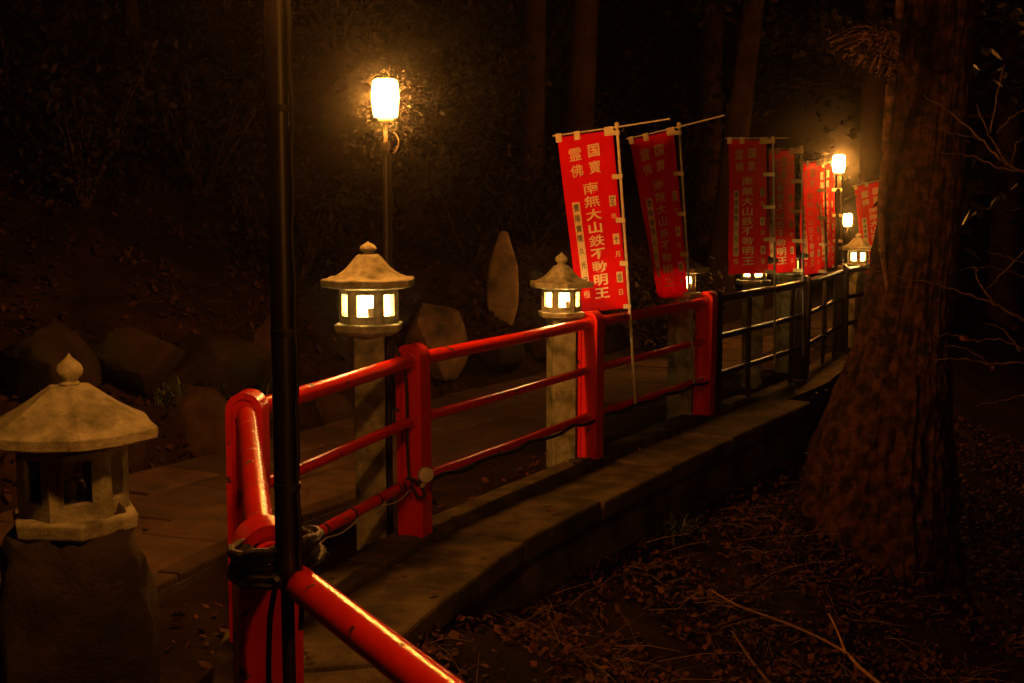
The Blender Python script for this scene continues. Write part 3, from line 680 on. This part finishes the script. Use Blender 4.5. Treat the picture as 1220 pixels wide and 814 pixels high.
# pale thin stem that climbs beside it
stem_pts = [W(1075, 420, 8.30), W(1062, 370, 8.26), W(1053, 315, 8.28), W(1050, 255, 8.31), W(1056, 180, 8.24), W(1062, 100, 8.02), W(1070, 30, 8.06), W(1078, -60, 8.15), W(1090, -200, 8.1)]
gb = base
sp = MB().tube(catmull([q - gb for q in stem_pts], 6), list(np.interp(np.linspace(0, 1, 6 * 8 + 1), [0, .12, .26, .42, .6, 1], [.004, .006, .018, .030, .034, .026])), 14).build('side_limb', LIMB, bt, True)
sp['label'] = 'thin pale limb with drooping twigs'
cw = MB(); rd = random.Random(5); top = W(1066, 98, 7.97) - gb
for i in range(46):     # drooping fan of twigs on the left of the stem
    t = rd.random(); sx = rd.uniform(985, 1060)
    a0 = W(1072 - 6 * rd.random(), 40 + 40 * rd.random(), 7.98) - gb
    yl = 50 + 50 * ((sx - 985) / 75) ** .8 + rd.uniform(-8, 4)
    a2 = W(sx, yl, 7.9 + rd.uniform(-.12, .12)) - gb
    a1 = a0.lerp(a2, .5) + Vector((0, 0, .04 + .07 * rd.random()))
    cw.tube(catmull([a0, a1, a2], 4), [.0085 - .0055 * k / 8 for k in range(9)], 5)
cw.build('drooping_twigs', PALEBARK, sp, True)
lv = []
for i in range(900):
    sx = rd.uniform(978, 1066); yl = rd.uniform(20, 60 + 42 * ((max(sx, 985) - 985) / 75) ** .8)
    lv.append(tuple(W(sx, yl, 7.9 + rd.uniform(-.25, .25)) - gb))
leaves_at(np.array(lv), (.02, .045), .6).build('crown', GREEN, sp)

# trees of the hillside and beyond the gully
def tree_px(px, Y, wpx, lean, label, group=None, k=0, cz=0.0, m=BARK2):
    x = W(px, 60, Y).x; return tree(x, Y, wpx * Y / F / 2, lean, label, 'tree', group, k, m, cz=cz)
tree_px(686, 17.0, 34, (.5, .3), 'straight brown tree trunk on the slope above the brightest banner', k=0, cz=1.0)
tree_px(634, 17.5, 26, (.2, .2), 'dim slender tree trunk on the slope above the standing stone', k=1, cz=1.0)
tree_px(858, 17.0, 30, (1.3, .5), 'leaning tree trunk behind the gap between the banners', k=2, cz=.2)
tree_px(160, 14.5, 12, (-.4, .2), 'dim thin trunk high on the slope above the unlit lantern', k=0, cz=1.5)
tree_px(40, 13.5, 16, (.3, .2), 'dim trunk at the left end of the slope', k=1, cz=1.5)
tree_px(560, 20.5, 24, (-.2, .2), 'dim trunk far up the slope between globe lamp and standing stone', k=2, cz=1.5)
GR = 'dark trees beyond the gully'
for i, (x, y, r) in enumerate(((6.2, 10.5, .16), (7.6, 14.0, .2), (5.6, 19.5, .2), (8.6, 22.0, .24), (10.5, 16.5, .22), (7.2, 25.0, .25), (3.0, 19.5, .18), (4.4, 23.5, .2))):
    tree(x, y, r, (random.uniform(-.5, .5), .2), ('dark tree across the gully behind the bare twiggy shrub' if x > 6 and y < 18 else 'dark forest tree far behind the pole lamps of the dark railing'), 'tree', GR, i)

# shrubs on the slope
def shrub_mesh(seed, n, rad, h, leaf):
    rd = random.Random(seed); tw = MB(); pts = []
    for b in range(14):
        a = rd.uniform(0, 6.28); lp, lr = limb((0, 0, -.05), (math.cos(a) * .6, math.sin(a) * .6, 1), h * rd.uniform(.7, 1.1), .016, 7, .05, seed * 3 + b); tw.tube(lp, lr, 5)
        for _ in range(n // 14):
            q = lp[min(7, 2 + int(rd.random() * 6))]; pts.append((q.x + rd.gauss(0, rad * .22), q.y + rd.gauss(0, rad * .22), q.z + rd.gauss(0, rad * .16)))
    return tw, leaves_at(np.array(pts), leaf, .55)
SHm = []
for sd_ in (3, 8, 13):
    tw, lf = shrub_mesh(sd_, 1500, .8, 1.3, (.05, .10)); a = tw.mesh('stems', True); b = lf.mesh('foliage'); a.materials.append(DARKTWIG); b.materials.append(GREEN); SHm.append((a, b))
SH = [(800, 165, 12.9, .8, 'pale leaved shrub on the slope above the tilted banner'), (560, 250, 12.6, .9, 'shrub on the slope left of the standing stone top'), (350, 250, 10.4, .9, 'shrub on the slope behind the thick black pole'),
      (240, 190, 11.2, 1.1, 'shrub on the slope left of the thick pole'), (100, 260, 9.6, 1.0, 'shrub on the slope above the unlit lantern'), (15, 150, 11, 1.2, 'shrub at the left end of the slope'),
      (640, 200, 14.6, 1.1, 'shrub on the slope left of the brightest banner'), (500, 120, 15.0, 1.2, 'shrub on the slope right behind the globe lamp'), (880, 270, 18.0, 1.2, 'shrub behind the banners of the dark railing'),
      (930, 250, 23.0, 1.5, 'tall shrub behind the far pole lamp'), (540, 60, 16.0, 1.4, 'shrub high on the slope above the globe lamp'), (300, 60, 15.0, 1.4, 'shrub high on the slope above the thick pole')]
SH += [(px, 0, Y, sc, 'bushy shrub high up the dark slope far behind the globe lamp') for px, Y, sc in ((330, 17.5, 1.6), (400, 19, 1.8), (450, 21, 1.9), (250, 17, 1.7), (150, 16, 1.6), (60, 15.5, 1.6), (590, 21, 1.9), (640, 23, 2.0), (740, 22, 1.9), (800, 20, 1.8))]
for i, (px, py, Y, sc, lb) in enumerate(SH):
    x = W(px, py, Y).x; z = ground_z(x, Y)
    root = thing('shrub', (x, Y, z), lb, 'shrub', 'shrubs on the slope', rz=i * 1.1)
    for me, nm in zip(SHm[i % 3], ('stems', 'foliage')):
        o = obj(nm, me, None, root); o.scale = (sc, sc, sc)

# bare shrub whose branches reach in beside the old trunk
sb = Vector((2.75, 5.6, ground_z(2.75, 5.6) - .05))
bs = thing('bare_shrub', sb, 'bare twiggy shrub reaching in beside the massive trunk', 'shrub')
def pp(l, Y=5.6, dy=.0): return [W(x, y, Y + dy * i) - sb for i, (x, y) in enumerate(l)]
def br(l, r0, r1, Y=5.6, dy=.0, name='branch'):
    v = catmull(pp(l, Y, dy), 5); n = len(v); v = [q + Vector((0, .006 * math.sin(i * 1.7), .005 * math.sin(i * 2.3 + r0 * 900))) for i, q in enumerate(v)]
    return MB().tube(v, list(np.linspace(r0, r1, n)), 6).build(name, TWIG, bs, True)
MB().tube(catmull([Vector((0, 0, 0)), Vector((-.05, 0, .5)), Vector((-.02, 0, 1.1)), Vector((-.1, .05, 1.9)), Vector((0, .1, 2.6))], 5), list(np.linspace(.03, .008, 21)), 10).build('stem', TWIG, bs, True)
BR = [([(1300, 232), (1225, 208), (1190, 188), (1168, 165), (1130, 132), (1100, 114)], .008, .002), ([(1200, 196), (1178, 160), (1163, 124)], .006, .002), ([(1180, 158), (1189, 108), (1196, 78)], .0045, .0015),
      ([(1188, 158), (1205, 140), (1222, 130), (1235, 122)], .004, .002), ([(1230, 205), (1190, 200), (1160, 186), (1120, 182)], .005, .0015), ([(1290, 400), (1220, 381), (1185, 362), (1150, 350), (1115, 338), (1080, 332), (1040, 321)], .0075, .0015),
      ([(1290, 446), (1222, 432), (1180, 434), (1150, 428), (1110, 428), (1090, 424)], .006, .0015), ([(1280, 425), (1222, 416), (1190, 404), (1160, 406), (1130, 398), (1108, 402)], .005, .0015), ([(1185, 362), (1172, 345), (1165, 335), (1162, 318)], .004, .0015),
      ([(1225, 316), (1200, 306), (1175, 300)], .004, .0012), ([(1215, 418), (1195, 392), (1172, 385)], .004, .0012), ([(1222, 470), (1190, 478), (1160, 484)], .003, .001), ([(1180, 434), (1150, 415), (1125, 412)], .0035, .001),
      ([(1168, 165), (1140, 160), (1105, 150)], .0035, .001), ([(1205, 196), (1212, 170), (1230, 160)], .0035, .001), ([(1222, 330), (1180, 318), (1140, 322)], .003, .001), ([(1220, 300), (1190, 330), (1170, 352)], .003, .001)]
for l, a, b in BR: br(l, a, b)
lp = np.array([tuple(W(x, y, 5.58) - sb) for x, y in ((1152, 169), (1095, 425), (1100, 428), (1160, 320), (1150, 405), (1208, 392), (1180, 436), (1112, 402))])
leaves_at(lp, (.05, .07), .3).build('withered_leaves', LEAF, bs)

# ------------------------------------------------------------------ fallen branch, litter, small growth
def onground(l, up): return [hit(x, y, up) for x, y in l]
fb = onground([(848, 704), (880, 722), (940, 744), (980, 762), (1008, 778), (1025, 796), (1048, 815), (1075, 835)], .06)
f0 = fb[0].copy(); root = thing('fallen_branch', f0, 'pale forked fallen branch lying on the leafy gully slope', 'branch')
MB().tube(catmull([q - f0 for q in fb], 5), list(np.linspace(.0045, .012, 36)), 8).build('stem', PALEBARK, root, True)
fk = onground([(1008, 779), (1000, 758), (993, 742), (987, 731)], .065)
MB().tube(catmull([q - f0 for q in fk], 5), list(np.linspace(.007, .0035, 16)), 8).build('fork', PALEBARK, root, True)
fb = onground([(872, 752), (890, 780), (905, 800), (930, 830)], .04); f1 = fb[0].copy()
tag(MB().tube(catmull([q for q in fb], 5), list(np.linspace(.006, .009, 16)), 7).build('fallen_branch', TWIG, None, True), 'dim straight stick left of the pale forked branch', 'branch')

def scatter(n, x0, x1, y0, y1, dlo, dhi, up=.012, clump=-.05):
    x = rng.uniform(x0, x1, n); y = rng.uniform(y0, y1, n); d = sdist(x, y); k = (d > dlo) & (d < dhi)
    x, y, d = x[k], y[k], d[k]
    keep = [fbm(a, b, 1.6, 3, 11.0) + rng.normal(0, .22) > clump for a, b in zip(x, y)]
    return np.array([(a, b, ground_z(a, b, c) + rng.uniform(.0, up)) for a, b, c, q in zip(x, y, d, keep) if q])
LIT = np.concatenate([scatter(60000, -.6, 6.0, 2.6, 13, -5.0, -.5, .035, -.25), scatter(9000, 4, 12, 2.6, 18, -9, -2, .05, -.3), scatter(5000, -.6, 4.0, 3, 10, -.75, -.5, .05, -1), scatter(9000, -1.6, 4.0, 1.5, 14, .14, .64, .012)])
tag(leaves_at(LIT, (.012, .060), .6, curl=.5).build('leaf_litter', LEAF), 'brown fallen leaves on the gully slope and beside the railing', 'leaves', kind='stuff')
HL = np.concatenate([scatter(42000, -7, 3.0, 4.0, 17, 2.2, 7.5, .05), scatter(26000, -9, 6.0, 8, 28, 6.5, 16, .12), scatter(12000, -7, 3.0, 4, 13, 2.15, 3.4, .03, -.3)])
tag(leaves_at(HL, (.02, .085), .55, curl=.5).build('bank_litter', DARKLEAF), 'dark leaves covering the bank behind the path', 'leaves', kind='stuff')
# stray leaves on the ledge and the path
x = rng.uniform(-2.5, 4, 2600); y = rng.uniform(1.5, 12, 2600); d = sdist(x, y); k = ((d > -.46) & (d < .1)) | ((d > .7) & (d < 2.1) & (rng.random(2600) < .16)); k &= rng.random(2600) < .5
tag(leaves_at(np.stack([x[k], y[k], np.full(k.sum(), .022)], 1), (.02, .055), .15).build('stray_leaves', LEAF), 'stray dry leaves on the ledge and paving', 'leaves', kind='stuff')
# thin dry stems and needles
def stems(P, ln, r, up=.5):
    n = len(P); az = rng.uniform(0, 6.283, n); L = rng.uniform(ln[0], ln[1], n); el = rng.normal(0, up, n)
    d = np.stack([np.cos(az) * np.cos(el), np.sin(az) * np.cos(el), np.abs(np.sin(el)) * .8], 1); sd = np.stack([-np.sin(az), np.cos(az), np.zeros(n)], 1) * r
    m_ = P + d * L[:, None] * .5 + np.array([0, 0, .012]); e = P + d * L[:, None] + rng.normal(0, .02, (n, 3)) * [1, 1, .4]
    v = np.empty((n, 9, 3)); z_ = np.array([0, 0, 1.5 * r])
    for j, q in enumerate((P, m_, e)):
        s_ = (1, .8, .4)[j]; v[:, 3 * j] = q + sd * s_; v[:, 3 * j + 1] = q - sd * s_; v[:, 3 * j + 2] = q + z_ * s_
    mb = MB(); mb.v = v.reshape(-1, 3).tolist(); idx = np.arange(n)[:, None] * 9
    f = []
    for j in (0, 3):
        for a, b in ((0, 1), (1, 2), (2, 0)): f.append(idx + [j + a, j + b, j + 3 + b, j + 3 + a])
    mb.f = np.concatenate(f, 0).tolist(); return mb
tag(stems(scatter(3600, -.5, 4.5, 3.2, 9.5, -3.6, -.5, .03), (.10, .42), .0022, .28).build('dry_twigs', TWIG), 'thin dry twigs strewn over the gully slope', 'twigs', kind='stuff')
P2 = np.concatenate([scatter(2600, -7, 2.5, 5, 15, 2.3, 7.0, .05), scatter(1300, -9, 5, 5, 24, 2.6, 14.0, .05)])
ub = stems(P2[:1400], (.10, .42), .0025, .28); u2 = stems(P2[1400:], (.5, 1.5), .0045, .6); ub.add(u2.v, u2.f)
tag(ub.build('bare_undergrowth', DARKTWIG), 'tangled bare undergrowth on the bank', 'undergrowth', kind='stuff')
# small tufts at the wall foot and between the boulders
def tuft(px, py, r, label, n=70, up=.0, cat='plant'):
    p = hit(px, py); z = ground_z(p.x, p.y); root = thing('grass_tuft', (p.x, p.y, z), label, cat, 'small plants at stones and wall foot')
    mb = MB()
    for i in range(n):
        a = random.uniform(0, 6.28); o = Vector((random.gauss(0, r * .4), random.gauss(0, r * .4), -.02)); e = o + Vector((math.cos(a) * r, math.sin(a) * r, random.uniform(.4, 1.3) * r)); m_ = o.lerp(e, .55) + Vector((0, 0, r * .35))
        s_ = Vector((-math.sin(a), math.cos(a), 0)) * .004; j = len(mb.v); mb.v += [tuple(o - s_), tuple(o + s_), tuple(m_ - s_), tuple(m_ + s_), tuple(e)]; mb.f += [(j, j + 1, j + 3, j + 2), (j + 2, j + 3, j + 4)]
    mb.build('blades', FERN, root)
tuft(585, 722, .10, 'small green tuft at the foot of the concrete ledge', 80)
tuft(800, 640, .13, 'green tuft growing against the wall below the ledge', 110)
tuft(920, 548, .16, 'dry tuft at the foot of the massive trunk', 100)
tuft(195, 478, .14, 'grass tuft between the mossy boulders', 90)
tuft(300, 470, .14, 'grass tuft left of the red corner post on the bank', 90)
tuft(260, 470, .12, 'grass tuft on top of the flat faced boulder', 90)

# ------------------------------------------------------------------ volume added to imitate lens bloom round the lamps
if BLOOM_DENSITY > 0:
    hb = MB().box((5, 40, 22), (152, 142, 56)); ho = hb.build('bloom_haze', None); tag(ho, 'thin added volume imitating lens bloom round the lamps', 'bloom_haze', kind='stuff')
    m = bpy.data.materials.new('bloom_haze'); m.use_nodes = True; n = m.node_tree; n.nodes.clear()
    pv = n.nodes.new('ShaderNodeVolumePrincipled'); pv.inputs['Color'].default_value = (.9, .9, .9, 1); pv.inputs['Density'].default_value = BLOOM_DENSITY; pv.inputs['Anisotropy'].default_value = .98
    o = n.nodes.new('ShaderNodeOutputMaterial'); n.links.new(pv.outputs[0], o.inputs['Volume']); ho.data.materials.append(m)
    m.cycles.homogeneous_volume = True; m.cycles.volume_sampling = 'EQUIANGULAR'
